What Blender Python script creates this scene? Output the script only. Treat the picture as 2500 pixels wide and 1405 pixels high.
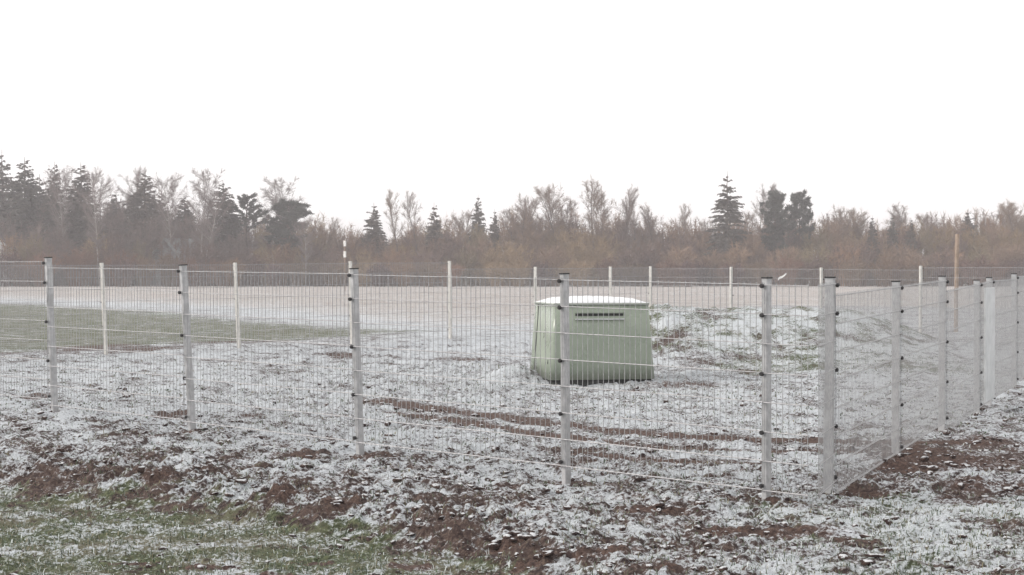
import bpy, math, random
import numpy as np
from mathutils import Vector, Matrix

# ------------------------------------------------------------------ scene, camera, light
sc = bpy.context.scene
C = sc.collection
for o in list(bpy.data.objects):
    bpy.data.objects.remove(o)
R = math.radians
HC = 1.56                       # eye height
F = 4000.0                      # focal length in photograph pixels
HOR = 660.0                     # horizon row of the photograph

cam = bpy.data.cameras.new('camera')
cam.sensor_width = 36.0
cam.lens = 36.0 * F / 2500.0
cam.clip_start = 0.1
cam.clip_end = 6000.0
camo = bpy.data.objects.new('camera', cam)
C.objects.link(camo)
camo.location = (0, 0, HC)
camo.rotation_euler = (R(90) - math.atan((702.5 - HOR) / F), 0, 0)
sc.camera = camo

SUN_EL, SUN_AZ = R(30), R(-95)            # azimuth measured from +Y towards +X
world = bpy.data.worlds.new('World')
sc.world = world
world.use_nodes = True
wn = world.node_tree
wn.nodes.clear()
wo = wn.nodes.new('ShaderNodeOutputWorld')
wb = wn.nodes.new('ShaderNodeBackground')
sky = wn.nodes.new('ShaderNodeTexSky')
sky.sky_type = 'NISHITA'
sky.sun_disc = False
sky.sun_elevation = SUN_EL
sky.sun_rotation = SUN_AZ
sky.air_density = 1.0
sky.dust_density = 4.0
sky.ozone_density = 1.0
hs = wn.nodes.new('ShaderNodeHueSaturation')
hs.inputs['Saturation'].default_value = 0.16
mixw = wn.nodes.new('ShaderNodeMix')
mixw.data_type = 'RGBA'
mixw.inputs['Factor'].default_value = 0.72
mixw.inputs['B'].default_value = (9.72, 9.45, 9.42, 1)       # even cloud deck
wn.links.new(sky.outputs[0], hs.inputs['Color'])
wn.links.new(hs.outputs[0], mixw.inputs['A'])
wn.links.new(mixw.outputs['Result'], wb.inputs['Color'])
wb.inputs['Strength'].default_value = 0.125
wn.links.new(wb.outputs[0], wo.inputs['Surface'])

sun = bpy.data.lights.new('sun', 'SUN')
sun.energy = 1.4
sun.angle = R(16)
sun.color = (1.0, 0.92, 0.85)
suno = bpy.data.objects.new('sun', sun)
C.objects.link(suno)
sd = Vector((math.sin(SUN_AZ) * math.cos(SUN_EL), math.cos(SUN_AZ) * math.cos(SUN_EL), math.sin(SUN_EL)))
suno.rotation_euler = (-sd).to_track_quat('-Z', 'Y').to_euler()
suno.location = sd * 50 + Vector((0, 20, 0))

sc.view_settings.view_transform = 'Standard'
sc.view_settings.look = 'None'
sc.view_settings.gamma = 1.0
sc.view_settings.use_curve_mapping = False
sc.view_settings.exposure = 0.45
sc.render.engine = 'CYCLES'
sc.cycles.volume_bounces = 0
sc.cycles.max_bounces = 4
sc.cycles.transparent_max_bounces = 8

rng = np.random.default_rng(11)
random.seed(11)


# ------------------------------------------------------------------ helpers
def P(x, y):
    """Ground position seen at a photograph pixel."""
    Y = F * HC / (y - HOR)
    return np.array([(x - 1250.0) / F * Y, Y])


def new_mesh(name, verts, faces, smooth=False):
    me = bpy.data.meshes.new(name)
    me.from_pydata([tuple(map(float, v)) for v in verts], [], [tuple(map(int, f)) for f in faces])
    me.update()
    if smooth:
        me.polygons.foreach_set('use_smooth', np.ones(len(me.polygons), dtype=bool))
    return me


def np_mesh(name, V, T, smooth=False):
    """Mesh from numpy arrays: V (n,3), T (m,k) faces of equal size k."""
    V = np.asarray(V, dtype=np.float32)
    T = np.asarray(T, dtype=np.int32)
    k = T.shape[1]
    me = bpy.data.meshes.new(name)
    me.vertices.add(len(V))
    me.vertices.foreach_set('co', V.ravel())
    me.loops.add(T.size)
    me.loops.foreach_set('vertex_index', T.ravel())
    me.polygons.add(len(T))
    me.polygons.foreach_set('loop_start', np.arange(0, T.size, k, dtype=np.int32))
    me.polygons.foreach_set('loop_total', np.full(len(T), k, dtype=np.int32))
    if smooth:
        me.polygons.foreach_set('use_smooth', np.ones(len(T), dtype=bool))
    me.update(calc_edges=True)
    return me


def obj(name, me, mat=None, parent=None, loc=None):
    o = bpy.data.objects.new(name, me)
    C.objects.link(o)
    if mat is not None and me is not None and len(me.materials) == 0:
        me.materials.append(mat)
    if parent is not None:
        o.parent = parent
    if loc is not None:
        o.location = loc
    return o


def tag(o, label=None, cat=None, group=None, kind=None):
    if label:
        o['label'] = label
    if cat:
        o['category'] = cat
    if group:
        o['group'] = group
    if kind:
        o['kind'] = kind
    return o


def empty(name, loc=(0, 0, 0), rz=0.0):
    o = bpy.data.objects.new(name, None)
    C.objects.link(o)
    o.location = loc
    o.rotation_euler = (0, 0, rz)
    o.empty_display_size = 0.2
    return o


def attr_col(me, name, arr):
    a = me.attributes.new(name, 'FLOAT_COLOR', 'POINT')
    a.data.foreach_set('color', np.asarray(arr, dtype=np.float32).ravel())


# 2-D gradient noise
_perm = rng.permutation(1024)
_perm = np.concatenate([_perm, _perm])
_gr = rng.uniform(0, 2 * np.pi, 1024)
_gx, _gy = np.cos(_gr), np.sin(_gr)


def noise2(x, y):
    xi = np.floor(x).astype(np.int64)
    yi = np.floor(y).astype(np.int64)
    xf, yf = x - xi, y - yi
    u = xf * xf * xf * (xf * (xf * 6 - 15) + 10)
    v = yf * yf * yf * (yf * (yf * 6 - 15) + 10)

    def g(ix, iy, dx, dy):
        h = _perm[_perm[ix & 1023] + (iy & 1023)]
        return _gx[h] * dx + _gy[h] * dy
    a = g(xi, yi, xf, yf)
    b = g(xi + 1, yi, xf - 1, yf)
    c = g(xi, yi + 1, xf, yf - 1)
    d = g(xi + 1, yi + 1, xf - 1, yf - 1)
    return (a + u * (b - a)) * (1 - v) + (c + u * (d - c)) * v


def fbm(x, y, wl, octaves=4, gain=0.5):
    s = np.zeros_like(x)
    a, f = 1.0, 1.0 / wl
    for i in range(octaves):
        s += a * noise2(x * f + 17.3 * i, y * f - 9.1 * i)
        a *= gain
        f *= 2.03
    return s


def smooth(a, b, x):
    t = np.clip((x - a) / (b - a), 0, 1)
    return t * t * (3 - 2 * t)


def seg_dist(x, y, pts):
    d = np.full(x.shape, 1e9)
    for (ax, ay), (bx, by) in zip(pts[:-1], pts[1:]):
        vx, vy = bx - ax, by - ay
        t = np.clip(((x - ax) * vx + (y - ay) * vy) / (vx * vx + vy * vy), 0, 1)
        d = np.minimum(d, np.hypot(x - ax - t * vx, y - ay - t * vy))
    return d


def poly_signed(x, y, pts):
    """Positive inside the polygon, metres to its border."""
    pts = [tuple(p) for p in pts]
    ins = np.zeros(x.shape, dtype=bool)
    n = len(pts)
    for i in range(n):
        x0, y0 = pts[i]
        x1, y1 = pts[(i + 1) % n]
        c = ((y0 > y) != (y1 > y)) & (x < (x1 - x0) * (y - y0) / (y1 - y0 + 1e-12) + x0)
        ins ^= c
    d = seg_dist(x, y, pts + [pts[0]])
    return np.where(ins, d, -d)


# ------------------------------------------------------------------ materials
def mat_nodes(name):
    m = bpy.data.materials.new(name)
    m.use_nodes = True
    nt = m.node_tree
    b = nt.nodes['Principled BSDF']
    return m, nt, b


def nnode(nt, typ, **kw):
    n = nt.nodes.new(typ)
    for k, v in kw.items():
        setattr(n, k, v)
    return n


def noise_node(nt, scale, detail=4.0, rough=0.55, vec=None):
    n = nt.nodes.new('ShaderNodeTexNoise')
    n.inputs['Scale'].default_value = scale
    n.inputs['Detail'].default_value = detail
    n.inputs['Roughness'].default_value = rough
    if vec is not None:
        nt.links.new(vec, n.inputs['Vector'])
    return n


def mix_col(nt, fac, a, b, mode='MIX'):
    m = nt.nodes.new('ShaderNodeMix')
    m.data_type = 'RGBA'
    m.blend_type = mode
    for key, val in (('Factor', fac), ('A', a), ('B', b)):
        s = m.inputs[key]
        if isinstance(val, (int, float)):
            s.default_value = val
        elif isinstance(val, tuple):
            s.default_value = val if len(val) == 4 else (*val, 1)
        else:
            nt.links.new(val, s)
    return m.outputs['Result']


def math_n(nt, op, a, b=None, c=None):
    m = nt.nodes.new('ShaderNodeMath')
    m.operation = op
    for i, v in enumerate((a, b, c)):
        if v is None:
            continue
        if isinstance(v, (int, float)):
            m.inputs[i].default_value = v
        else:
            nt.links.new(v, m.inputs[i])
    return m.outputs[0]


def ramp(nt, fac, lo, hi):
    m = nt.nodes.new('ShaderNodeMapRange')
    m.interpolation_type = 'SMOOTHSTEP'
    nt.links.new(fac, m.inputs['Value'])
    for key, v in (('From Min', lo), ('From Max', hi)):
        if isinstance(v, (int, float)):
            m.inputs[key].default_value = v
        else:
            nt.links.new(v, m.inputs[key])
    return m.outputs['Result']


def simple_mat(name, c1, c2, scale=8.0, rough=0.7, metal=0.0, bump=0.0, bump_scale=60.0, vary=None):
    m, nt, b = mat_nodes(name)
    tc = nnode(nt, 'ShaderNodeTexCoord')
    vec = tc.outputs['Object']
    n = noise_node(nt, scale, 5, 0.6, vec)
    f = ramp(nt, n.outputs['Fac'], 0.32, 0.68)
    col = mix_col(nt, f, c1, c2)
    if vary:
        oi = nnode(nt, 'ShaderNodeObjectInfo')
        col = mix_col(nt, math_n(nt, 'MULTIPLY', oi.outputs['Random'], vary[1]), col, vary[0])
    nt.links.new(col, b.inputs['Base Color'])
    b.inputs['Roughness'].default_value = rough
    b.inputs['Metallic'].default_value = metal
    if bump:
        nb = noise_node(nt, bump_scale, 4, 0.6, vec)
        bn = nnode(nt, 'ShaderNodeBump')
        bn.inputs['Strength'].default_value = bump
        bn.inputs['Distance'].default_value = 0.01
        nt.links.new(nb.outputs['Fac'], bn.inputs['Height'])
        nt.links.new(bn.outputs[0], b.inputs['Normal'])
    return m


def ground_material():
    m, nt, b = mat_nodes('frosted_ground')
    L = nt.links
    tc = nnode(nt, 'ShaderNodeTexCoord')
    vec = tc.outputs['Object']
    at = nnode(nt, 'ShaderNodeAttribute', attribute_name='cover')
    sp = nnode(nt, 'ShaderNodeSeparateColor')
    L.new(at.outputs['Color'], sp.inputs[0])
    snow, green, bare = sp.outputs[0], sp.outputs[1], sp.outputs[2]
    field = at.outputs['Alpha']
    geo = nnode(nt, 'ShaderNodeNewGeometry')
    sxyz = nnode(nt, 'ShaderNodeSeparateXYZ')
    L.new(geo.outputs['Normal'], sxyz.inputs[0])
    nz = sxyz.outputs[2]
    n_big = noise_node(nt, 1.7, 4, 0.55, vec).outputs['Fac']
    n_mid = noise_node(nt, 9.0, 5, 0.6, vec).outputs['Fac']
    n_fin = noise_node(nt, 38.0, 5, 0.65, vec).outputs['Fac']
    n_mic = noise_node(nt, 120.0, 3, 0.6, vec).outputs['Fac']
    soil = mix_col(nt, ramp(nt, n_mid, 0.35, 0.65), (0.024, 0.014, 0.014), (0.080, 0.052, 0.043))
    soil = mix_col(nt, ramp(nt, n_fin, 0.42, 0.66), soil, (0.120, 0.085, 0.068))
    grassc = mix_col(nt, ramp(nt, n_fin, 0.36, 0.64), (0.036, 0.046, 0.022), (0.122, 0.142, 0.072))
    grassc = mix_col(nt, ramp(nt, n_big, 0.40, 0.66), grassc, (0.125, 0.118, 0.078))
    gf = math_n(nt, 'ADD', green, math_n(nt, 'MULTIPLY', math_n(nt, 'SUBTRACT', n_mid, 0.5), 1.6))
    col = mix_col(nt, ramp(nt, gf, 0.35, 0.65), soil, grassc)
    bf = math_n(nt, 'ADD', bare, math_n(nt, 'MULTIPLY', math_n(nt, 'SUBTRACT', n_mid, 0.5), 1.1))
    mud = mix_col(nt, ramp(nt, n_fin, 0.35, 0.65), (0.040, 0.024, 0.021), (0.118, 0.075, 0.058))
    col = mix_col(nt, ramp(nt, bf, 0.42, 0.62), col, mud)
    # far stubble field
    stub = mix_col(nt, ramp(nt, n_mid, 0.35, 0.65), (0.26, 0.222, 0.195), (0.42, 0.372, 0.338))
    stub = mix_col(nt, ramp(nt, n_big, 0.40, 0.70), stub, (0.36, 0.325, 0.295))
    mpf = nnode(nt, 'ShaderNodeMapping')
    mpf.inputs['Scale'].default_value = (0.22, 0.75, 1.0)
    mpf.inputs['Rotation'].default_value = (0, 0, 0.12)
    L.new(vec, mpf.inputs['Vector'])
    n_fur = noise_node(nt, 1.0, 6, 0.7, mpf.outputs[0]).outputs['Fac']
    stub = mix_col(nt, math_n(nt, 'MULTIPLY', ramp(nt, n_fur, 0.46, 0.64), 0.85), stub, (0.215, 0.172, 0.142))
    stub = mix_col(nt, math_n(nt, 'MULTIPLY', ramp(nt, n_fur, 0.48, 0.30), 0.5), stub, (0.50, 0.47, 0.45))
    col = mix_col(nt, ramp(nt, field, 0.35, 0.65), col, stub)
    # snow lies where it is level
    n_lrg = noise_node(nt, 3.2, 3, 0.6, vec).outputs['Fac']

    def cen(sock, w):
        return math_n(nt, 'MULTIPLY', math_n(nt, 'SUBTRACT', sock, 0.5), w)
    nn = math_n(nt, 'ADD', cen(n_mid, 0.52), cen(n_fin, 0.85))
    nn = math_n(nt, 'ADD', nn, math_n(nt, 'ADD', cen(n_lrg, 0.50), cen(n_big, 0.36)))
    nn = math_n(nt, 'ADD', nn, math_n(nt, 'MULTIPLY', math_n(nt, 'SUBTRACT', nz, 0.90), 0.60))
    thr = math_n(nt, 'MULTIPLY', math_n(nt, 'SUBTRACT', 0.5, snow), 0.40)
    sf = ramp(nt, math_n(nt, 'SUBTRACT', nn, thr), -0.085, 0.115)
    snowc = mix_col(nt, ramp(nt, n_mic, 0.3, 0.7), (0.41, 0.44, 0.455), (0.66, 0.705, 0.745))
    col = mix_col(nt, math_n(nt, 'MULTIPLY', sf, 0.90), col, snowc)
    L.new(col, b.inputs['Base Color'])
    b.inputs['Roughness'].default_value = 0.85
    b.inputs['Specular IOR Level'].default_value = 0.25
    hgt = math_n(nt, 'ADD', math_n(nt, 'MULTIPLY', n_fin, 1.0), math_n(nt, 'MULTIPLY', n_mic, 0.35))
    bn = nnode(nt, 'ShaderNodeBump')
    bn.inputs['Strength'].default_value = 0.9
    bn.inputs['Distance'].default_value = 0.03
    L.new(hgt, bn.inputs['Height'])
    L.new(bn.outputs[0], b.inputs['Normal'])
    return m


def clod_material():
    m, nt, b = mat_nodes('snow_dusted_soil')
    L = nt.links
    tc = nnode(nt, 'ShaderNodeTexCoord')
    vec = tc.outputs['Object']
    n_mid = noise_node(nt, 22.0, 5, 0.6, vec).outputs['Fac']
    n_fin = noise_node(nt, 75.0, 4, 0.6, vec).outputs['Fac']
    soil = mix_col(nt, ramp(nt, n_mid, 0.35, 0.65), (0.026, 0.015, 0.015), (0.090, 0.058, 0.047))
    geo = nnode(nt, 'ShaderNodeNewGeometry')
    sxyz = nnode(nt, 'ShaderNodeSeparateXYZ')
    L.new(geo.outputs['Normal'], sxyz.inputs[0])
    s = math_n(nt, 'ADD', sxyz.outputs[2], math_n(nt, 'MULTIPLY', math_n(nt, 'SUBTRACT', n_mid, 0.5), 2.2))
    s = math_n(nt, 'ADD', s, math_n(nt, 'MULTIPLY', math_n(nt, 'SUBTRACT', n_fin, 0.5), 1.0))
    sf = ramp(nt, s, 0.60, 0.98)
    col = mix_col(nt, math_n(nt, 'MULTIPLY', sf, 0.88), soil, (0.64, 0.665, 0.68))
    L.new(col, b.inputs['Base Color'])
    b.inputs['Roughness'].default_value = 0.85
    b.inputs['Specular IOR Level'].default_value = 0.2
    bn = nnode(nt, 'ShaderNodeBump')
    bn.inputs['Strength'].default_value = 0.8
    bn.inputs['Distance'].default_value = 0.02
    L.new(n_fin, bn.inputs['Height'])
    L.new(bn.outputs[0], b.inputs['Normal'])
    return m


def tint_material(name, rough=0.85):
    m, nt, b = mat_nodes(name)
    at = nnode(nt, 'ShaderNodeAttribute', attribute_name='tint')
    nt.links.new(at.outputs['Color'], b.inputs['Base Color'])
    b.inputs['Roughness'].default_value = rough
    b.inputs['Specular IOR Level'].default_value = 0.15
    return m


M = {}
M['ground'] = ground_material()
M['clod'] = clod_material()
M['tint'] = tint_material('plant_fibres')
M['galv'] = simple_mat('galvanised_post', (0.33, 0.335, 0.34), (0.47, 0.475, 0.48), 14, 0.5, 0.25, 0.15, 90)
M['galv_pale'] = simple_mat('pale_galvanised_post', (0.47, 0.462, 0.43), (0.60, 0.59, 0.555), 12, 0.6, 0.0, 0.1, 90)  # paler, creamier galvanised tone for the far posts
M['wire'] = simple_mat('galvanised_wire', (0.27, 0.27, 0.275), (0.40, 0.40, 0.405), 30, 0.5, 0.3)
M['rod'] = simple_mat('galvanised_rod', (0.23, 0.235, 0.24), (0.33, 0.335, 0.34), 30, 0.55, 0.25)
M['plate'] = simple_mat('zinc_plate', (0.46, 0.48, 0.48), (0.58, 0.60, 0.60), 5, 0.5, 0.1)
M['black'] = simple_mat('black_plastic', (0.006, 0.006, 0.007), (0.014, 0.013, 0.014), 40, 0.5)
M['green'] = simple_mat('sage_green_fibreglass', (0.205, 0.245, 0.183), (0.250, 0.290, 0.222), 3.0, 0.42, 0, 0.05, 30)
def fibreglass():
    m, nt, b = mat_nodes('weathered_sage_fibreglass')
    tc = nnode(nt, 'ShaderNodeTexCoord')
    vec = tc.outputs['Object']
    n1 = noise_node(nt, 2.2, 5, 0.6, vec).outputs['Fac']
    mp = nnode(nt, 'ShaderNodeMapping')
    mp.inputs['Scale'].default_value = (16, 16, 0.7)
    nt.links.new(vec, mp.inputs['Vector'])
    n2 = noise_node(nt, 1.0, 4, 0.6, mp.outputs[0]).outputs['Fac']
    n3 = noise_node(nt, 26.0, 4, 0.65, vec).outputs['Fac']
    col = mix_col(nt, ramp(nt, n1, 0.3, 0.7), (0.208, 0.248, 0.192), (0.252, 0.292, 0.232))
    col = mix_col(nt, math_n(nt, 'MULTIPLY', ramp(nt, n2, 0.5, 0.75), 0.14), col, (0.165, 0.180, 0.140))
    col = mix_col(nt, math_n(nt, 'MULTIPLY', ramp(nt, n2, 0.48, 0.28), 0.10), col, (0.30, 0.33, 0.285))
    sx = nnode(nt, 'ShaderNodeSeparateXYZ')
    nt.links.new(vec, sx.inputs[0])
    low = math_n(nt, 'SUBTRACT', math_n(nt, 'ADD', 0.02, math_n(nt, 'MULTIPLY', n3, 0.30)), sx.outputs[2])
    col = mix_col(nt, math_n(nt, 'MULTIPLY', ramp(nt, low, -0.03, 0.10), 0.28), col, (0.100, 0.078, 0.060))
    nt.links.new(col, b.inputs['Base Color'])
    nt.links.new(ramp(nt, n1, 0.2, 0.9), b.inputs['Roughness'])
    b.inputs['Roughness'].default_value = 0.5
    bn = nnode(nt, 'ShaderNodeBump')
    bn.inputs['Strength'].default_value = 0.06
    bn.inputs['Distance'].default_value = 0.02
    nt.links.new(n1, bn.inputs['Height'])
    nt.links.new(bn.outputs[0], b.inputs['Normal'])
    return m


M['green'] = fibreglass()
M['green_dark'] = simple_mat('sage_green_rim', (0.27, 0.30, 0.26), (0.34, 0.365, 0.325), 3.0, 0.45)
M['slot'] = simple_mat('vent_darkness', (0.004, 0.006, 0.006), (0.010, 0.012, 0.011), 10, 0.8)
M['snow'] = simple_mat('fresh_snow', (0.66, 0.68, 0.70), (0.80, 0.815, 0.83), 14, 0.6, 0, 0.5, 22)
M['timber'] = simple_mat('pale_timber', (0.22, 0.165, 0.125), (0.31, 0.24, 0.185), 9, 0.8, 0, 0.3, 50)
M['bark'] = simple_mat('grey_brown_bark', (0.075, 0.060, 0.056), (0.150, 0.125, 0.115), 3, 0.9)
M['bark_pale'] = simple_mat('birch_bark', (0.24, 0.21, 0.195), (0.42, 0.385, 0.365), 2.2, 0.85)
M['bark_red'] = simple_mat('spruce_bark', (0.060, 0.042, 0.036), (0.105, 0.075, 0.062), 4, 0.9)
M['needle'] = simple_mat('spruce_needles', (0.045, 0.046, 0.038), (0.085, 0.078, 0.060), 1.6, 0.8, 0, vary=((0.115, 0.085, 0.066), 0.55))
M['pine'] = simple_mat('pine_needles', (0.032, 0.040, 0.034), (0.066, 0.074, 0.058), 2.0, 0.8)
M['twig'] = simple_mat('bare_twigs', (0.150, 0.108, 0.090), (0.230, 0.172, 0.145), 0.8, 0.9, 0, vary=((0.215, 0.150, 0.095), 0.6))
M['birchtwig'] = simple_mat('birch_twigs', (0.150, 0.118, 0.110), (0.215, 0.175, 0.162), 0.8, 0.9)
M['grey_wall'] = simple_mat('weathered_grey_boards', (0.17, 0.175, 0.19), (0.25, 0.255, 0.27), 2.5, 0.85)
M['blue_roof'] = simple_mat('pale_blue_grey_roofing', (0.18, 0.195, 0.205), (0.25, 0.265, 0.275), 2.0, 0.7)
M['pale_wall'] = simple_mat('pale_rendered_wall', (0.60, 0.62, 0.63), (0.72, 0.73, 0.74), 1.5, 0.8)
M['dark_roof'] = simple_mat('dark_roofing', (0.045, 0.042, 0.055), (0.080, 0.075, 0.090), 2.0, 0.8)
M['glass'] = simple_mat('dark_window_glass', (0.012, 0.014, 0.016), (0.03, 0.033, 0.036), 2.0, 0.15)
M['white'] = simple_mat('white_paint', (0.68, 0.67, 0.65), (0.80, 0.79, 0.77), 6, 0.6)

# ------------------------------------------------------------------ fence plan (metres; x right, y away)
# front run: position, lean of the post, panel top to the left and right of it
FRONT = [((-11.04, 22.08), 0.04), ((-9.23, 20.56), 0.04), ((-6.63, 18.38), 0.04), ((-4.717, 16.77), 0.041), ((-3.038, 15.33), 0.054),
         ((-1.302, 13.745), 0.033), ((0.402, 12.365), 0.010), ((1.740, 11.19), 0.0)]
CORNER = (2.009, 10.964)
FRONT_TOP = [(1.700, 1.690), (1.680, 1.668), (1.662, 1.656), (1.594, 1.575), (1.560, 1.540), (1.5325, 1.500), (1.498, 1.474), (1.470, 1.466)]
RIGHT = [((2.256, 11.645), -0.008), ((3.29, 14.04), 0.0), ((4.303, 16.39), 0.0), ((5.317, 18.74), 0.0), ((5.750, 19.74), 0.0),
         ((6.770, 22.10), 0.0), ((7.76, 24.40), 0.0), ((8.75, 26.69), 0.0), ((9.58, 28.62), 0.0), ((10.40, 30.50), 0.0)]
RIGHT_TOP = [(1.466, 1.475), (1.390, 1.430), (1.430, 1.466), (1.355, 1.412), (1.412, 1.437), (1.437, 1.442), (1.477, 1.490),
             (1.500, 1.510), (1.520, 1.530), (1.540, 1.550)]
LEFTB = [((-10.44, 22.80), 0.03), ((-8.61, 25.00), 0.045), ((-6.78, 27.20), 0.048), ((-4.94, 29.40), 0.045), ((-3.105, 31.60), 0.02), ((-1.284, 33.80), 0.01),
         ((0.513, 36.00), 0.0), ((2.292, 38.20), 0.0), ((3.338, 39.50), 0.0)]
LEFTB_TOP = [(1.62, 1.63), (1.64, 1.65), (1.65, 1.665), (1.668, 1.70), (1.705, 1.72), (1.590, 1.600), (1.603, 1.612), (1.615, 1.625)]
BACKR = [((5.002, 37.40), 0.0), ((6.663, 35.30), 0.0), ((8.283, 33.20), 0.0), ((9.90, 31.10), 0.0)]
BACKR_TOP = [(1.600, 1.607), (1.600, 1.588), (1.585, 1.568), (1.618, 1.620)]

# ------------------------------------------------------------------ ground
CTRL = np.array([
    (-4.717, 16.77, .13), (-3.038, 15.33, .07), (-1.302, 13.745, .0), (.402, 12.365, -.05), (1.74, 11.19, .0), (2.256, 11.645, -.03),
    (3.29, 14.04, -.02), (4.303, 16.39, -.04), (5.317, 18.74, -.08), (6.77, 22.1, .0), (-6.78, 27.2, .165), (-4.94, 29.4, .175), (-1.28, 33.8, .15),
    (3.34, 39.5, .10), (8.28, 33.2, .08), (0, 8.4, 0), (3, 8.4, 0), (-3, 8.4, -.02), (-4.5, 12.5, -.05), (0, 18, 0), (1.3, 22.4, -.02), (3, 18, -.02),
    (-3, 22, .06), (0, 60, .0), (-20, 60, .0), (20, 60, .0), (0, 0, 0), (-9.2, 20.6, .2), (10.4, 30.5, .05)])
BERM_EDGE = [P(-500, 1090), P(0, 1128), P(150, 1152), P(400, 1178), P(620, 1205), P(800, 1232), P(980, 1262), P(1150, 1292), P(1330, 1340), P(1480, 1400), P(1640, 1500), P(1800, 1700)]
GREEN_FAR = [P(-600, 736), P(0, 742), P(300, 757), P(560, 785), P(760, 797), P(980, 815), P(860, 832), P(700, 842), P(420, 850), P(150, 866), P(-100, 876), P(-700, 880)]
MOUND = [P(1595, 768), P(1700, 757), P(1850, 745), P(2010, 748), P(2120, 760), P(2150, 900), P(1900, 905), P(1620, 880)]
RUTS = [[P(900, 980), P(1060, 997), P(1200, 1015), P(1330, 1031), P(1460, 1043), P(1620, 1057), P(1800, 1066), P(2020, 1068), P(2150, 1072), P(2330, 1072)],
        [P(960, 1006), P(1100, 1024), P(1230, 1043), P(1400, 1064), P(1600, 1082), P(1800, 1090), P(1980, 1092), P(2200, 1094)],
        [P(1420, 1100), P(1500, 1106), P(1640, 1114), P(1820, 1118)]]
# bare soil: centre (pixel), half sizes along and across in metres, strength
BARE = [((1890, 1295), .50, .26, 1.15), ((1330, 1235), .22, .20, 1.0), ((1600, 1238), .25, .20, 1.0), ((2330, 1120), .75, .60, .95), ((2440, 1180), .45, .5, .85),
        ((2360, 1215), .25, .30, .8), ((2115, 1188), .20, .26, 1.3), ((2260, 1100), .35, .45, 1.0), ((2190, 1135), .2, .3, .9), ((90, 985), .17, .35, 1.1), ((415, 1028), .2, .30, 1.2), ((925, 1115), .16, .2, 1.15),
        ((1290, 1173), .26, .13, 1.15), ((1800, 1212), .26, .12, 1.1), ((1910, 1222), .14, .12, 1.1), ((740, 1112), .2, .2, .9), ((1340, 1095), .5, .25, .35), ((1470, 948), .9, .20, .75),
        ((1660, 935), .55, .25, .75), ((250, 862), .9, .7, .7), ((570, 850), .9, .6, .7), ((350, 873), .5, .5, .9), ((1100, 880), .28, .5, .75), ((1150, 887), .25, .3, .75), ((30, 882), .4, .3, .9), ((170, 875), .35, .3, .9), ((840, 885), .3, .3, .7),
        ((1285, 918), .20, .30, .9), ((2420, 1070), .4, .5, .9), ((230, 1370), .40, .14, .85), ((80, 1385), .35, .15, .95), ((500, 1310), .25, .12, .7), ((2090, 1320), .15, .12, .95),
        ((1300, 1330), .14, .1, .8), ((2450, 1395), .25, .1, .9), ((2300, 1380), .2, .1, .8), ((690, 1200), .12, .15, .9), ((330, 1300), .22, .08, .8), ((620, 1330), .30, .08, .75), ((760, 1300), .18, .08, .8), ((900, 1360), .22, .09, .8), ((1080, 1385), .2, .08, .8), ((1000, 1310), .16, .08, .8), ((420, 1395), .3, .07, .8), ((1240, 1300), .2, .1, .85), ((1480, 1340), .22, .1, .85), ((1640, 1385), .25, .08, .85), ((400, 1160), .15, .2, .9), ((830, 1215), .14, .15, .9), ((610, 1030), .2, .25, .9)]


def mound_shape(x, y):
    wob = 0.5 * fbm(x, y + 7, 3.0, 2)
    side = smooth(1.0, 2.9, x + wob) * (1 - smooth(5.4, 9.4, x + wob))
    dy = y - 30.5 - wob
    return side * np.where(dy < 0, np.exp(-(dy / 3.6) ** 2), np.exp(-(dy / 1.9) ** 2))


def ground_base(x, y):
    num = np.zeros_like(x)
    den = np.full_like(x, 0.02)
    for cx, cy, cz in CTRL:
        w = 1.0 / (((x - cx) ** 2 + ((y - cy) * 0.8) ** 2) + 0.6) ** 1.5
        num += w * cz
        den += w
    z = num / den
    z *= 1 - smooth(60, 110, y)
    # bank of turned soil in front of the fence
    inside = poly_signed(x, y, BERM_EDGE + [np.array([1.0, 3.0]), np.array([-30.0, 3.0]), np.array([-30.0, 18.0])])
    z -= 0.17 * smooth(-0.30, 0.30, inside + 0.12 * fbm(x, y, 0.9, 3))
    z += mound_shape(x, y) * (0.86 + 0.10 * fbm(x, y, 2.4, 3))
    # spoil heap left of the cabinet
    z += 0.20 * np.exp(-(((x - 0.05) / 0.38) ** 2 + ((y - 23.6) / 0.6) ** 2))
    z -= 0.05 * np.exp(-(((x - 1.2) / 1.1) ** 2 + ((y - 22.2) / 0.5) ** 2))
    for i, r in enumerate(RUTS):
        d = seg_dist(x, y, r)
        z -= 0.035 * np.exp(-(d / 0.16) ** 2)
    d = np.hypot(x - P(2115, 1190)[0], (y - P(2115, 1190)[1]) * 0.8)
    z -= 0.20 * np.exp(-(d / 0.17) ** 2)
    return z, inside


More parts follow.
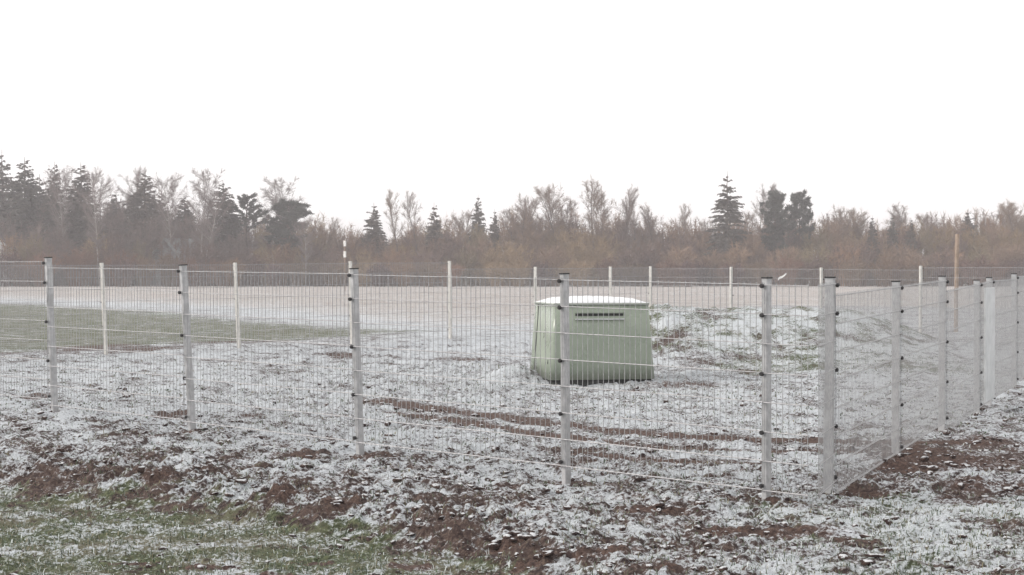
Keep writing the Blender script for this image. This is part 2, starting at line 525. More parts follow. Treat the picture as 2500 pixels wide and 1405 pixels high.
def covers(x, y, inside):
    """snow, green, bare, field cover, roughness"""
    w1 = fbm(x, y, 2.2, 4)
    w2 = fbm(x + 40, y, 0.8, 3)
    snow = np.full_like(x, 0.48) + 0.16 * w1 + 0.16 * w2
    green = np.full_like(x, 0.24) + 0.45 * w2
    bare = np.full_like(x, -0.25)
    rough = np.full_like(x, 1.0)
    # foreground turf
    tf = smooth(-0.2, 0.3, inside + 0.2 * w2)
    snow = snow * (1 - tf) + (0.275 + 0.14 * w1 + 0.22 * w2) * tf
    green = green * (1 - tf) + (0.74 + 0.5 * w1 + 0.3 * w2) * tf
    rough = rough * (1 - tf) + 0.62 * tf
    # right foreground: thin snow over grass
    rf = smooth(0.9, 2.0, x) * (1 - smooth(11.4, 12.2, y)) * (1 - tf)
    snow += rf * (0.07 + 0.16 * w2)
    green += rf * 0.30
    rough = rough * (1 - 0.15 * rf)
    # enclosure floor
    ins = poly_signed(x, y, [p for p, _ in FRONT] + [CORNER] + [p for p, _ in RIGHT] + [p for p, _ in BACKR[::-1]] + [p for p, _ in LEFTB[::-1]])
    ef = smooth(-0.2, 0.8, ins + 0.4 * w1)
    snow += ef * 0.085
    rough = rough * (1 - 0.10 * ef)
    # slope of the bank stays darker with soil
    bk = np.exp(-((inside + 0.35) / 0.45) ** 2) * (1 - smooth(-0.5, 1.0, x))
    snow -= (0.07 - 0.25 * w2) * bk
    rough += 0.55 * bk
    # far land
    far = smooth(26, 34, y) * (1 - ef)
    rough *= 1 - 0.75 * far
    gm = smooth(-1.4, 1.4, poly_signed(x, y, GREEN_FAR) + 2.5 * w1 * smooth(15, 60, y))
    green += gm * 1.0
    snow -= gm * (0.36 + 0.12 * w2)
    mo = smooth(0.08, 0.45, mound_shape(x, y))
    green += mo * (0.52 + 0.5 * w2)
    snow += mo * (0.45 * w2 - 0.05)
    crest = smooth(29.6, 31.2, y) * smooth(0.25, 0.7, mound_shape(x, y))
    green += crest * 0.7
    snow -= crest * (0.34 - 0.3 * w2)
    gb = np.exp(-((y - 25.2 - 0.8 * w1) / 1.0) ** 2) * smooth(2.4, 4.0, x) * (1 - smooth(6.8, 7.6, x))
    green += gb * 0.5
    snow -= gb * (0.22 - 0.3 * w2)
    rough = np.maximum(rough, 1.1 * mo)
    # beige stubble field beyond
    edge = np.interp(x / np.maximum(y, 1), [-0.33, -0.16, -0.06, 0.0, 0.05, 0.09, 0.16, 0.33], [92, 66, 47, 44, 50, 60, 72, 66])
    field = smooth(-5, 6, y - edge + 5 * w1)
    white = np.exp(-((y - edge + 8 * w1) / 14.0) ** 2) * (x < 0.02 * y)
    snow = snow * (1 - field) + field * (0.24 + 0.14 * w1 + 0.10 * w2)
    snow += white * 0.20 * (1 - gm)
    green *= 1 - field
    for (c, a, b_, s) in BARE:
        cx, cy = P(*c)
        d = ((x - cx) / a) ** 2 + ((y - cy) / (b_ * max(1.0, cy / 12.0))) ** 2
        e = s * np.exp(-d * d * 0.8 - 0.15 * d)
        bare = np.maximum(bare, e * 1.2 + 0.5 * w2 * (e > 0.05))
        snow -= (0.46 - 0.35 * w2) * e
        rough = np.maximum(rough, 0.9 * e)
    for (cx, cy), _ in FRONT[3:] + RIGHT[:7]:
        d = ((x - cx - 0.03) / 0.13) ** 2 + ((y - cy + 0.02) / 0.17) ** 2
        e = np.exp(-d) * (0.8 + 0.8 * w2)
        bare = np.maximum(bare, e * 1.1)
        snow -= 0.4 * e
    for r in RUTS:
        d = seg_dist(x, y, r)
        e = np.exp(-(d / (0.25 if r is RUTS[0] else 0.15)) ** 2)
        bare = np.maximum(bare, e * 1.25 + 0.15 * w2)
        snow -= (0.85 - 0.2 * w2) * e
        rough = rough * (1 - 0.7 * np.minimum(1, 1.6 * e))
    return snow, green, bare, field, rough


def ground_z(x, y):
    z, inside = ground_base(x, y)
    return z, inside


def relief(x, y, rough):
    near = 1 - smooth(28, 60, y)
    warp = 0.06 * fbm(x, y, 0.5, 2)
    a = fbm(x + warp, y - warp, 0.42, 3)
    b = np.abs(noise2((x + warp) / 0.17, y / 0.17))
    c = np.abs(noise2((x - 3) / 0.075, (y + 5) / 0.075 + warp))
    h = 0.040 * a + 0.080 * (b - 0.25) + 0.060 * (c - 0.25)
    h += 0.018 * noise2(x / 0.055, y / 0.055)
    return h * rough * near + 0.03 * fbm(x, y, 3.0, 3) * smooth(10, 30, y)


def graded(a0, a1, step, growth, lim_lo, lim_hi):
    core = list(np.arange(a0, a1 + 1e-6, step))
    s, v, up = step, core[-1], []
    while v < lim_hi:
        s *= growth
        v += s
        up.append(v)
    s, v, dn = step, core[0], []
    while v > lim_lo:
        s *= growth if lim_lo < -100 else 1.35
        v -= s
        dn.append(v)
    return np.array(dn[::-1] + core + up)


gx = graded(-3.4, 3.4, 0.024, 1.027, -900, 900)
gy = graded(7.6, 13.2, 0.024, 1.021, -40, 2600)
X, Y = np.meshgrid(gx, gy)
Xf, Yf = X.ravel(), Y.ravel()
Zb, ins_f = ground_z(Xf, Yf)
sn, gr, ba, fi, ro = covers(Xf, Yf, ins_f)
Zg = Zb + relief(Xf, Yf, ro)
nx, ny = len(gx), len(gy)
ii = np.arange(nx * ny).reshape(ny, nx)
quads = np.stack([ii[:-1, :-1], ii[:-1, 1:], ii[1:, 1:], ii[1:, :-1]], -1).reshape(-1, 4)
gme = np_mesh('ground', np.stack([Xf, Yf, Zg], 1), quads, smooth=True)
attr_col(gme, 'cover', np.stack([np.clip(sn, -0.6, 1.1), np.clip(gr, -1, 1.5), np.clip(ba, -1, 1.5), np.clip(fi, 0, 1)], 1))
ground = obj('ground', gme, M['ground'])
tag(ground, kind='structure')


def gz1(x, y):
    a, b = np.array([float(x)]), np.array([float(y)])
    z, i = ground_z(a, b)
    return float(z[0])


# ------------------------------------------------------------------ loose clods and turf (uncountable)
def ico():
    t = (1 + 5 ** .5) / 2
    v = np.array([(-1, t, 0), (1, t, 0), (-1, -t, 0), (1, -t, 0), (0, -1, t), (0, 1, t), (0, -1, -t), (0, 1, -t), (t, 0, -1), (t, 0, 1), (-t, 0, -1), (-t, 0, 1)], float)
    v /= np.linalg.norm(v[0])
    f = [(0, 11, 5), (0, 5, 1), (0, 1, 7), (0, 7, 10), (0, 10, 11), (1, 5, 9), (5, 11, 4), (11, 10, 2), (10, 7, 6), (7, 1, 8), (3, 9, 4), (3, 4, 2), (3, 2, 6), (3, 6, 8), (3, 8, 9), (4, 9, 5), (2, 4, 11), (6, 2, 10), (8, 6, 7), (9, 8, 1)]
    vs = [tuple(p) for p in v]
    cache, out = {}, []

    def mid(a, b):
        k = (min(a, b), max(a, b))
        if k not in cache:
            p = (np.array(vs[a]) + np.array(vs[b])) / 2
            vs.append(tuple(p / np.linalg.norm(p)))
            cache[k] = len(vs) - 1
        return cache[k]
    for a, b, c in f:
        ab, bc, ca = mid(a, b), mid(b, c), mid(c, a)
        out += [(a, ab, ca), (b, bc, ab), (c, ca, bc), (ab, bc, ca)]
    return np.array(vs), np.array(out)


def scatter_clods():
    n = 40000
    y = 7.8 + 14 * rng.random(n) ** 1.5
    x = (rng.random(n) * 2 - 1) * (0.36 * y + 0.3)
    z, ins = ground_z(x, y)
    s_, g_, b_, f_, r_ = covers(x, y, ins)
    patch = fbm(x, y, 0.9, 3)
    want = np.clip(r_ - 0.45, 0, 1) * np.clip(0.45 + 0.9 * patch, 0.05, 1)
    want += 0.5 * np.clip(b_, 0, 1)
    keep = rng.random(n) < want * 0.75
    x, y, z, r_ = x[keep], y[keep], z[keep], r_[keep]
    n = min(len(x), 3000)
    x, y, z, r_ = x[:n], y[:n], z[:n], r_[:n]
    z = z + relief(x, y, r_)
    iv, it = ico()
    size = 0.008 + 0.024 * rng.random(n) ** 3.0
    k = len(iv)
    Vv = np.repeat(iv[None], n, 0)
    bump = 1 + 0.38 * (rng.random((n, k, 1)) - 0.5) + 0.35 * np.sin(iv[None] @ rng.normal(0, 1.8, (n, 3, 1)) + rng.random((n, 1, 1)) * 6)
    Vv = Vv * bump
    Vv *= np.stack([1 + 0.8 * rng.random(n), 0.8 + 0.5 * rng.random(n), 0.45 + 0.35 * rng.random(n)], 1)[:, None, :]
    a = rng.random(n) * 6.28
    ca, sa = np.cos(a)[:, None], np.sin(a)[:, None]
    vx = Vv[..., 0] * ca - Vv[..., 1] * sa
    vy = Vv[..., 0] * sa + Vv[..., 1] * ca
    Vv = np.stack([vx, vy, Vv[..., 2]], -1) * size[:, None, None]
    Vv += np.stack([x, y, z + size * 0.12], 1)[:, None, :]
    T = (it[None] + (np.arange(n) * k)[:, None, None]).reshape(-1, 3)
    o = obj('soil_clods', np_mesh('soil_clods', Vv.reshape(-1, 3), T, smooth=True), M['clod'])
    tag(o, 'snow-dusted lumps of turned brown soil strewn around the fence', 'soil', kind='stuff')


def scatter_grass():
    n = 150000
    y = 7.7 + 19 * rng.random(n) ** 2.1
    x = (rng.random(n) * 2 - 1) * (0.36 * y + 0.3)
    z, ins = ground_z(x, y)
    s_, g_, b_, f_, r_ = covers(x, y, ins)
    clump = fbm(x, y, 0.30, 3)
    want = np.clip(g_ * 0.75 + 0.16 + 0.55 * clump, 0.0, 1) * (b_ < 0.35)
    keep = rng.random(n) < want
    x, y, z, r_, g_, cl = x[keep], y[keep], z[keep], r_[keep], g_[keep], clump[keep]
    n = len(x)
    z = z + relief(x, y, r_)
    far = np.clip(y / 9.0, 1, 2.2)
    ln = (0.014 + 0.034 * rng.random(n) ** 1.6) * (1 + 0.6 * np.clip(cl, 0, 1)) * np.where(g_ > 0.5, 1.0, 0.9)
    wd = (0.0017 + 0.0016 * rng.random(n)) * far
    a = rng.random(n) * 6.283
    tilt = 0.35 + 1.15 * rng.random(n)
    dx, dy = np.cos(a), np.sin(a)
    px, py = -dy * wd, dx * wd
    m1 = np.stack([x + dx * ln * 0.45 * np.sin(tilt * 0.6), y + dy * ln * 0.45 * np.sin(tilt * 0.6), z + ln * 0.55 * np.cos(tilt * 0.6)], 1)
    tip = np.stack([x + dx * ln * np.sin(tilt), y + dy * ln * np.sin(tilt), z + ln * np.maximum(np.cos(tilt), 0.1)], 1)
    b0 = np.stack([x - px, y - py, z - 0.004], 1)
    b1 = np.stack([x + px, y + py, z - 0.004], 1)
    off = np.stack([px, py, np.zeros(n)], 1) * 0.75
    V = np.stack([b0, b1, m1 + off, m1 - off, tip], 1).reshape(-1, 3)
    q = np.arange(n) * 5
    T = np.concatenate([np.stack([q, q + 1, q + 2], 1), np.stack([q, q + 2, q + 3], 1), np.stack([q + 3, q + 2, q + 4], 1)])
    me = np_mesh('grass_blades', V, T)
    k = rng.random(n)
    base = np.where((k < 0.50)[:, None], np.array([[0.056, 0.082, 0.042]]), np.where((k < 0.82)[:, None], np.array([[0.15, 0.135, 0.08]]), np.array([[0.46, 0.50, 0.48]])))
    base = base * (0.7 + 0.6 * rng.random((n, 1)))
    frost = np.array([[0.60, 0.64, 0.63]])
    ff = (0.08 + 0.55 * rng.random((n, 1)) ** 1.6)
    tipc = base * (1 - ff) + frost * ff
    colr = np.stack([base, base, base * .75 + tipc * .25, base * .75 + tipc * .25, tipc], 1).reshape(-1, 3)
    attr_col(me, 'tint', np.concatenate([colr, np.ones((len(colr), 1))], 1))
    o = obj('grass', me, M['tint'])
    tag(o, 'short frosted green and straw coloured grass blades in the foreground', 'grass', kind='stuff')


scatter_clods()
scatter_grass()


# ------------------------------------------------------------------ fence
def prism_arrays(p0, p1, r, n=5):
    p0, p1 = np.asarray(p0, float), np.asarray(p1, float)
    d = p1 - p0
    d /= np.linalg.norm(d)
    u = np.cross(d, [0, 0, 1.0]) if abs(d[2]) < 0.9 else np.cross(d, [1.0, 0, 0])
    u /= np.linalg.norm(u)
    w = np.cross(d, u)
    an = np.arange(n) * 2 * np.pi / n
    ring = np.cos(an)[:, None] * u + np.sin(an)[:, None] * w
    V = np.concatenate([p0 + ring * r, p1 + ring * r])
    fs = [(i, (i + 1) % n, n + (i + 1) % n, n + i) for i in range(n)]
    return V, fs, [tuple(range(n))[::-1], tuple(range(n, 2 * n))]


class MB:
    def __init__(s):
        s.v, s.f = [], []

    def add(s, V, faces):
        o = len(s.v)
        s.v += [tuple(p) for p in V]
        s.f += [tuple(i + o for i in f) for f in faces]

    def rod(s, p0, p1, r, n=5, caps=True):
        V, a, b = prism_arrays(p0, p1, r, n)
        s.add(V, a + (b if caps else []))

    def box(s, c, h, rot=None):
        c = np.array(c, float)
        V = [np.array((x * h[0], y * h[1], z * h[2])) for z in (-1, 1) for y in (-1, 1) for x in (-1, 1)]
        if rot is not None:
            V = [np.array(rot @ Vector(v)) for v in V]
        s.add([c + v for v in V], [(0, 2, 3, 1), (4, 5, 7, 6), (0, 1, 5, 4), (2, 6, 7, 3), (0, 4, 6, 2), (1, 3, 7, 5)])

    def mesh(s, name, smooth=False):
        return new_mesh(name, s.v, s.f, smooth)


def bevel_box_mesh(name, hx, hy, hz, bev):
    """upright hollow-section look: box with chamfered upright edges"""
    mb = MB()
    pts = [(-hx + bev, -hy), (hx - bev, -hy), (hx, -hy + bev), (hx, hy - bev), (hx - bev, hy), (-hx + bev, hy), (-hx, hy - bev), (-hx, -hy + bev)]
    V = [(x, y, -hz) for x, y in pts] + [(x, y, hz) for x, y in pts]
    n = 8
    mb.add(V, [(i, (i + 1) % n, n + (i + 1) % n, n + i) for i in range(n)] + [tuple(range(n))[::-1], tuple(range(n, 2 * n))])
    return mb.mesh(name)


PANEL_H = 1.43
CAP_ME = bevel_box_mesh('post_cap', 0.027, 0.037, 0.005, 0.006)
CLIP_MB = MB()
CLIP_MB.rod((0, 0.004, 0), (0, -0.014, 0), 0.0155, 8)
CLIP_MB.rod((0, -0.014, 0), (0, -0.019, 0), 0.008, 6)
CLIP_ME = CLIP_MB.mesh('clip')
SHAFTS = {}


def post(parent, origin, pos, top, ang, lean, mat, clips, cap=True, name='post'):
    """Fence post 40 x 60 mm; local x along the fence, local -y outside."""
    zg = gz1(*pos)
    length = top - zg + 0.35
    key = (round(length, 2), mat.name)
    if key not in SHAFTS:
        SHAFTS[key] = bevel_box_mesh('post_shaft', 0.022, 0.032, key[0] / 2, 0.005)
        SHAFTS[key].materials.append(mat)
    rot = Matrix.Rotation(-lean, 4, 'Y') @ Matrix.Rotation(ang, 4, 'Z')
    mid = Vector((pos[0], pos[1], top - 0.72))
    mw = Matrix.Translation(mid) @ rot @ Matrix.Translation((0, 0, 0.72 - length / 2))
    s = obj(name, SHAFTS[key], mat, parent)
    s.matrix_local = Matrix.Translation(-Vector(origin)) @ mw
    if cap:
        c = obj('post_cap', CAP_ME, M['black'], s)
        c.location = (0, 0, length / 2 + 0.0055)
    for d in clips:
        k = obj('clip', CLIP_ME, M['black'], s)
        k.location = (-0.006, -0.049, length / 2 - d)
    return s


def panel(parent, origin, a, b, za, zb, detail=True):
    """Double-rod mesh panel between two plan points (already on the outer face)."""
    a3, b3 = np.array([*a, za]), np.array([*b, zb])
    L = np.linalg.norm(b3[:2] - a3[:2])
    n = int(round(L / 0.05))
    dirv = (b3 - a3)
    flat = np.array([dirv[0], dirv[1], 0.0]) / L
    outw = np.array([flat[1], -flat[0], 0.0])
    O = np.array(origin)
    mb = MB()
    for i in range(n + 1):
        t = (i + 0.15) / (n + 0.3)
        p = a3 + dirv * t - O
        mb.rod(p + [0, 0, 0.004], p - [0, 0, PANEL_H - 0.0], 0.0024, 4)
    pan = obj('mesh_panel', mb.mesh('mesh_panel'), M['rod'], parent)
    for row in range(8):
        dz = 0.012 + 0.2 * row
        for side in (1, -1):
            mb = MB()
            off = outw * 0.0066 * side - [0, 0, dz]
            mb.rod(a3 + off - O, b3 + off - O, 0.0031, 6)
            obj('horizontal_wire', mb.mesh('horizontal_wire'), M['wire'], pan)
    return pan


def fence(name, label, posts, tops, start=None, end=None, mat=None, outside=1, cap=True, clip_out=True, skip=()):
    """posts: [(pos, lean)]; tops: panel top heights between consecutive nodes (start, posts..., end)."""
    mat = mat or M['galv']
    nodes = ([start] if start else []) + [p for p, _ in posts] + ([end] if end else [])
    origin = Vector((nodes[0][0], nodes[0][1], gz1(*nodes[0])))
    root = empty(name, origin)
    tag(root, label, 'fence')
    i0 = 1 if start else 0
    for k in range(len(nodes) - 1):
        a, b = np.array(nodes[k]), np.array(nodes[k + 1])
        d = (b - a) / np.linalg.norm(b - a)
        out = np.array([d[1], -d[0]]) * outside
        off = out * 0.043
        za, zb = tops[k]
        if k not in skip:
            panel(root, origin, a + off, b + off, za, zb)
    for j, (p, lean) in enumerate(posts):
        k = j + i0
        if k < len(nodes) - 1:
            d = np.array(nodes[k + 1]) - np.array(nodes[k])
        else:
            d = np.array(nodes[k]) - np.array(nodes[k - 1])
        ang = math.atan2(d[1], d[0]) + (0 if outside > 0 else math.pi)
        tz = max([tops[k][0]] if k < len(tops) else [0]) if k < len(tops) else tops[k - 1][1]
        if k > 0:
            tz = max(tz, tops[k - 1][1])
        ptop = tz + 0.028
        cl = [0.028 + (tz - tz) + c for c in (0.022, 0.222, 0.622, 1.022, 1.385)]
        post(root, origin, p, ptop, ang, lean, mat, cl, cap)
    return root


fence('mesh_fence', 'grey wire mesh fence across the foreground with black-capped leaning posts', FRONT, FRONT_TOP, end=CORNER)
rf = fence('mesh_fence', 'grey wire mesh fence receding along the right edge, stepped and seen almost edge-on', RIGHT, RIGHT_TOP, start=CORNER)
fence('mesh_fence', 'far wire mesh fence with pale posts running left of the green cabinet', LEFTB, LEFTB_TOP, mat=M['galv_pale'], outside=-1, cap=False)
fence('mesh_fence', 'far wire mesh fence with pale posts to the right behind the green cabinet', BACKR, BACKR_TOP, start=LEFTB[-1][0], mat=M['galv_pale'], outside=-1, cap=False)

# narrow zinc plate closing the gap between the paired posts of the right run
mb = MB()
a, b = np.array(RIGHT[3][0]), np.array(RIGHT[4][0])
d = (b - a) / np.linalg.norm(b - a)
mid = (a + b) / 2 + np.array([d[1], -d[0]]) * 0.075
ang = math.atan2(d[1], d[0])
pl = obj('infill_plate', bevel_box_mesh('infill_plate', 0.43, 0.008, 0.66, 0.002), M['plate'], rf)
pl.matrix_local = Matrix.Translation(Vector((mid[0], mid[1], 0.695)) - rf.location) @ Matrix.Rotation(ang, 4, 'Z')
pl['label'] = 'narrow pale plate between two close posts'


# ------------------------------------------------------------------ green cabinet
def rounded_ring(x0, x1, y0, y1, z, r, n=5):
    pts = []
    for cx, cy, a0 in ((x1 - r, y0 + r, -90), (x1 - r, y1 - r, 0), (x0 + r, y1 - r, 90), (x0 + r, y0 + r, 180)):
        for i in range(n + 1):
            a = R(a0 + 90 * i / n)
            pts.append((cx + r * math.cos(a), cy + r * math.sin(a), z))
    return pts


def loft(rings, cap_bottom=True, cap_top=True):
    n = len(rings[0])
    V, Fc = [], []
    for r in rings:
        V += r
    for k in range(len(rings) - 1):
        for i in range(n):
            j = (i + 1) % n
            Fc.append((k * n + i, k * n + j, (k + 1) * n + j, (k + 1) * n + i))
    if cap_bottom:
        Fc.append(tuple(range(n))[::-1])
    if cap_top:
        Fc.append(tuple(range((len(rings) - 1) * n, len(rings) * n)))
    return V, Fc


def cabinet():
    A = P(1343, 934)
    z0 = gz1(A[0], A[1] + 0.1) + 0.0
    root = empty('utility_cabinet', (A[0], A[1], z0), math.atan2(0.20, 0.98))
    tag(root, 'sage green fibreglass utility cabinet with snow on its domed lid', 'cabinet')
    Wd, Dp, H = 1.53, 1.42, 1.075
    tp = 0.075                                  # taper of each side

    def ring(t, ys, ye, grow=0.0, r=0.07):
        z = H * t
        sx, sy = tp * t, 0.06 * t
        return rounded_ring(sx - grow, Wd - sx + grow, ys + (sy if ys == 0 else 0) - (grow if ys == 0 else 0), ye - (sy if ye == Dp else 0) + (grow if ye == Dp else 0), z, r)

    V, Fc = loft([ring(t, 0, 1.10) for t in (0.035, 0.3, 0.6, 1.0)])
    me = new_mesh('body', V, Fc, True)
    o = obj('body', me, M['green'], root)
    V, Fc = loft([ring(t, 1.125, Dp) for t in (0.035, 0.3, 0.6, 1.0)])
    obj('rear_shell', new_mesh('rear_shell', V, Fc, True), M['green'], root)
    V, Fc = loft([ring(t, 0.20, Dp - 0.2, -0.012) for t in (0.0, 1.0)])
    obj('seam_core', new_mesh('seam_core', V, Fc), M['slot'], root)
    V, Fc = loft([rounded_ring(-0.02, Wd + 0.02, -0.02, Dp + 0.02, -0.12, 0.08), rounded_ring(0.03, Wd - 0.03, 0.03, Dp - 0.03, 0.035, 0.08)])
    obj('plinth', new_mesh('plinth', V, Fc), M['slot'], root)  # near-black colour stands in for the shadow gap under the body
    # domed lid
    g = 0.012
    rings = [rounded_ring(tp - g, Wd - tp + g, 0.06 - g, Dp - 0.06 + g, H + 0.004, 0.08), rounded_ring(tp - g, Wd - tp + g, 0.06 - g, Dp - 0.06 + g, H + 0.034, 0.08)]
    obj('lid', new_mesh('lid', *loft(rings), True), M['green_dark'], root)
    # dome and snow as height fields on the lid outline
    def dome(name, zb, hgt, inset, mat, lump):
        nxx, nyy = 46, 26
        x0, x1, y0, y1 = tp - g + inset, Wd - tp + g - inset, 0.06 - g + inset, Dp - 0.06 + g - inset
        Vv, Ff = [], []
        for j in range(nyy + 1):
            for i in range(nxx + 1):
                u, v = 2 * i / nxx - 1, 2 * j / nyy - 1
                e = (1 - abs(u) ** 3.0) * (1 - abs(v) ** 4)
                arch = 0.42 * (1 - abs(u - 0.0) ** 2.0) + 0.58
                r_ = max(0.0, 1 - (abs(u) ** 10 + abs(v) ** 10)) ** 0.5
                z = zb + hgt * min(1, e * 1.9) ** 0.7 * arch * r_
                z += lump * math.sin(7 * u + 3 * v) * 0.5 * e + lump * math.sin(17 * u - 11 * v) * 0.35 * e
                Vv.append((x0 + (x1 - x0) * (u + 1) / 2, y0 + (y1 - y0) * (v + 1) / 2, z))
        n = nxx + 1
        for j in range(nyy):
            for i in range(nxx):
                k = j * n + i
                Ff.append((k, k + 1, k + n + 1, k + n))
        base = len(Vv)
        # closed underside
        edge = [i for i in range(n)] + [j * n + nxx for j in range(1, nyy + 1)] + [nyy * n + i for i in range(nxx - 1, -1, -1)] + [j * n for j in range(nyy - 1, 0, -1)]
        for e_ in edge:
            Vv.append((Vv[e_][0], Vv[e_][1], zb - 0.008))
        m_ = len(edge)
        for i in range(m_):
            j = (i + 1) % m_
            Ff.append((edge[j], edge[i], base + i, base + j))
        Ff.append(tuple(base + i for i in range(m_)))
        return obj(name, new_mesh(name, Vv, Ff, True), mat, root)
    dome('lid_dome', H + 0.034, 0.060, 0.008, M['green_dark'], 0.0)
    sn_ = dome('snow_layer', H + 0.038, 0.076, 0.012, M['snow'], 0.010)
    sn_['label'] = 'white snow lying on the lid'
    # ventilation slot with its ledge, set in the leaning front
    lean = math.atan2(0.06, H)

    def front_pt(x, z, out):
        return Vector((x, 0.06 * z / H - out, z))
    zslot = 0.945
    rot = Matrix.Rotation(-lean, 3, 'X')
    mb_ = MB()
    mb_.box(front_pt(0.72, zslot, 0.0), (0.345, 0.006, 0.016), rot)
    obj('vent_slot', mb_.mesh('vent_slot'), M['slot'], root)
    mb_ = MB()
    mb_.box(front_pt(0.725, zslot - 0.062, 0.012), (0.355, 0.018, 0.007), rot)
    obj('vent_ledge', mb_.mesh('vent_ledge'), M['plate'], root)
    mb_ = MB()
    mb_.box(front_pt(0.725, zslot + 0.028, 0.008), (0.355, 0.012, 0.005), rot)
    obj('vent_hood', mb_.mesh('vent_hood'), M['green'], root)
    # lock on the left side
    mb_ = MB()
    mb_.rod((0.02, 0.22, 0.27), (-0.004 + tp * 0.25, 0.22, 0.27), 0.022, 10)
    mb_.rod((0.02, 0.22, 0.30), (-0.002 + tp * 0.25, 0.22, 0.30), 0.014, 10)
    obj('lock', mb_.mesh('lock'), M['slot'], root)


cabinet()


# ------------------------------------------------------------------ small things in the field
def timber_pole():
    Yp = 41.0
    x = (2334 - 1250) / F * Yp
    z = gz1(x, Yp)
    top = HC - (572 - HOR) / F * Yp
    mb_ = MB()
    n, segs = 10, 7
    rings = []
    for k in range(segs + 1):
        t = k / segs
        zz = -0.4 + (top - z + 0.4) * t
        r = 0.058 - 0.006 * t
        ox = 0.035 * t - 0.01 * math.sin(3 * t)
        rings.append([(ox + r * math.cos(2 * math.pi * i / n), r * math.sin(2 * math.pi * i / n), zz) for i in range(n)])
    o = obj('timber_pole', new_mesh('timber_pole', *loft(rings), True), M['timber'], None, (x, Yp, z))
    tag(o, 'tall tan timber pole rising behind the right-hand fences', 'pole')


def marker_pole():
    Yp = 120.0
    x = (842 - 1250) / F * Yp
    z = gz1(x, Yp)
    root = empty('marker_pole', (x, Yp, z))
    tag(root, 'slim dark marker pole with two pale bands before the thicket', 'pole')
    k = Yp / F

    def zz(yp):
        return HC - (yp - HOR) * k - z
    mb_ = MB()
    mb_.rod((0, 0, -0.3), (0, 0, zz(586)), 0.05, 8)
    obj('shaft', mb_.mesh('shaft'), M['twig'], root)
    for a_, b_ in ((602, 588), (629, 614)):
        mb_ = MB()
        mb_.rod((0, 0, zz(a_)), (0, 0, zz(b_)), 0.10, 10)
        obj('band', mb_.mesh('band'), M['white'], root)


def scrap():
    # strip of pale foil hooked on the back fence
    a_, b_ = np.array(BACKR[0][0]), np.array(BACKR[1][0])
    t = 0.60
    p = a_ + (b_ - a_) * t
    p = p + np.array([-0.05, -0.06])
    z = HC - (676 - HOR) / F * p[1]
    Vv, Ff = [], []
    n = 7
    for i in range(n + 1):
        t_ = i / n
        for s in (-1, 1):
            for th in (0, 1):
                Vv.append((-0.09 + 0.18 * t_, 0.02 * math.sin(5 * t_) + 0.004 * th, -0.06 + 0.12 * t_ + s * (0.028 - 0.01 * t_) + 0.008 * math.sin(8 * t_)))
    for i in range(n):
        b0 = i * 4
        for q in ((0, 2, 6, 4), (1, 5, 7, 3), (0, 4, 5, 1), (2, 3, 7, 6)):
            Ff.append(tuple(b0 + v for v in q))
    Ff += [(0, 1, 3, 2), (n * 4, n * 4 + 2, n * 4 + 3, n * 4 + 1)]
    o = obj('foil_strip', new_mesh('foil_strip', Vv, Ff), M['white'], None, (p[0], p[1], z))
    tag(o, 'small slanted strip of pale foil caught on the back fence', 'litter')


timber_pole()
marker_pole()
scrap()


def gable_house(name, label, cx, cy, rz, w, dpt, hw, hr, wall, roof, windows):
    z = gz1(cx, cy)
    root = empty(name, (cx, cy, z), rz)
    tag(root, label, 'building')
    V = [(-w / 2, 0, -.3), (w / 2, 0, -.3), (w / 2, dpt, -.3), (-w / 2, dpt, -.3), (-w / 2, 0, hw), (w / 2, 0, hw), (w / 2, dpt, hw), (-w / 2, dpt, hw), (0, 0, hr - .12), (0, dpt, hr - .12)]
    Fc = [(0, 3, 2, 1), (0, 1, 5, 8, 4), (2, 3, 7, 9, 6), (1, 2, 6, 5), (3, 0, 4, 7), (4, 8, 9, 7), (8, 5, 6, 9)]
    obj('wall', new_mesh('wall', V, Fc), wall, root)
    for s in (-1, 1):
        e = 0.35
        dx, dz = s * (w / 2 + e), hw - (hr - hw) * e / (w / 2)
        V = [(0, -e, hr), (0, dpt + e, hr), (dx, dpt + e, dz), (dx, -e, dz)]
        V += [(a_, b_, c_ - .1) for a_, b_, c_ in V]
        Fc = [(0, 1, 2, 3), (7, 6, 5, 4), (0, 4, 5, 1), (1, 5, 6, 2), (2, 6, 7, 3), (3, 7, 4, 0)]
        obj('roof', new_mesh('roof', V, Fc), roof, root)
    for (x, zc, ww, hh) in windows:
        mb_ = MB()
        mb_.box((x, -0.02, zc), (ww / 2 + .07, .05, hh / 2 + .07))
        wo_ = obj('window', mb_.mesh('window'), M['white'], root)
        mb_ = MB()
        mb_.box((x, -0.06, zc), (ww / 2, .03, hh / 2))
        obj('pane', mb_.mesh('pane'), M['glass'], wo_)


Yh = 160.2
gable_house('garden_shed', 'weathered grey shed with pale roof half hidden by the left shrubs', (405 - 1250) / F * Yh, Yh, R(-28), 4.2, 5.0, 2.6, 4.7, M['grey_wall'], M['blue_roof'], [(0.9, 1.5, .8, .9)])
Yh = 160.6
gable_house('small_house', 'pale walled house with dark roof cut off at the left border', (-50 - 1250) / F * Yh, Yh, R(4), 5.4, 7.0, 4.15, 6.3, M['pale_wall'], M['dark_roof'], [(1.6, 2.2, 1.0, 1.1)])


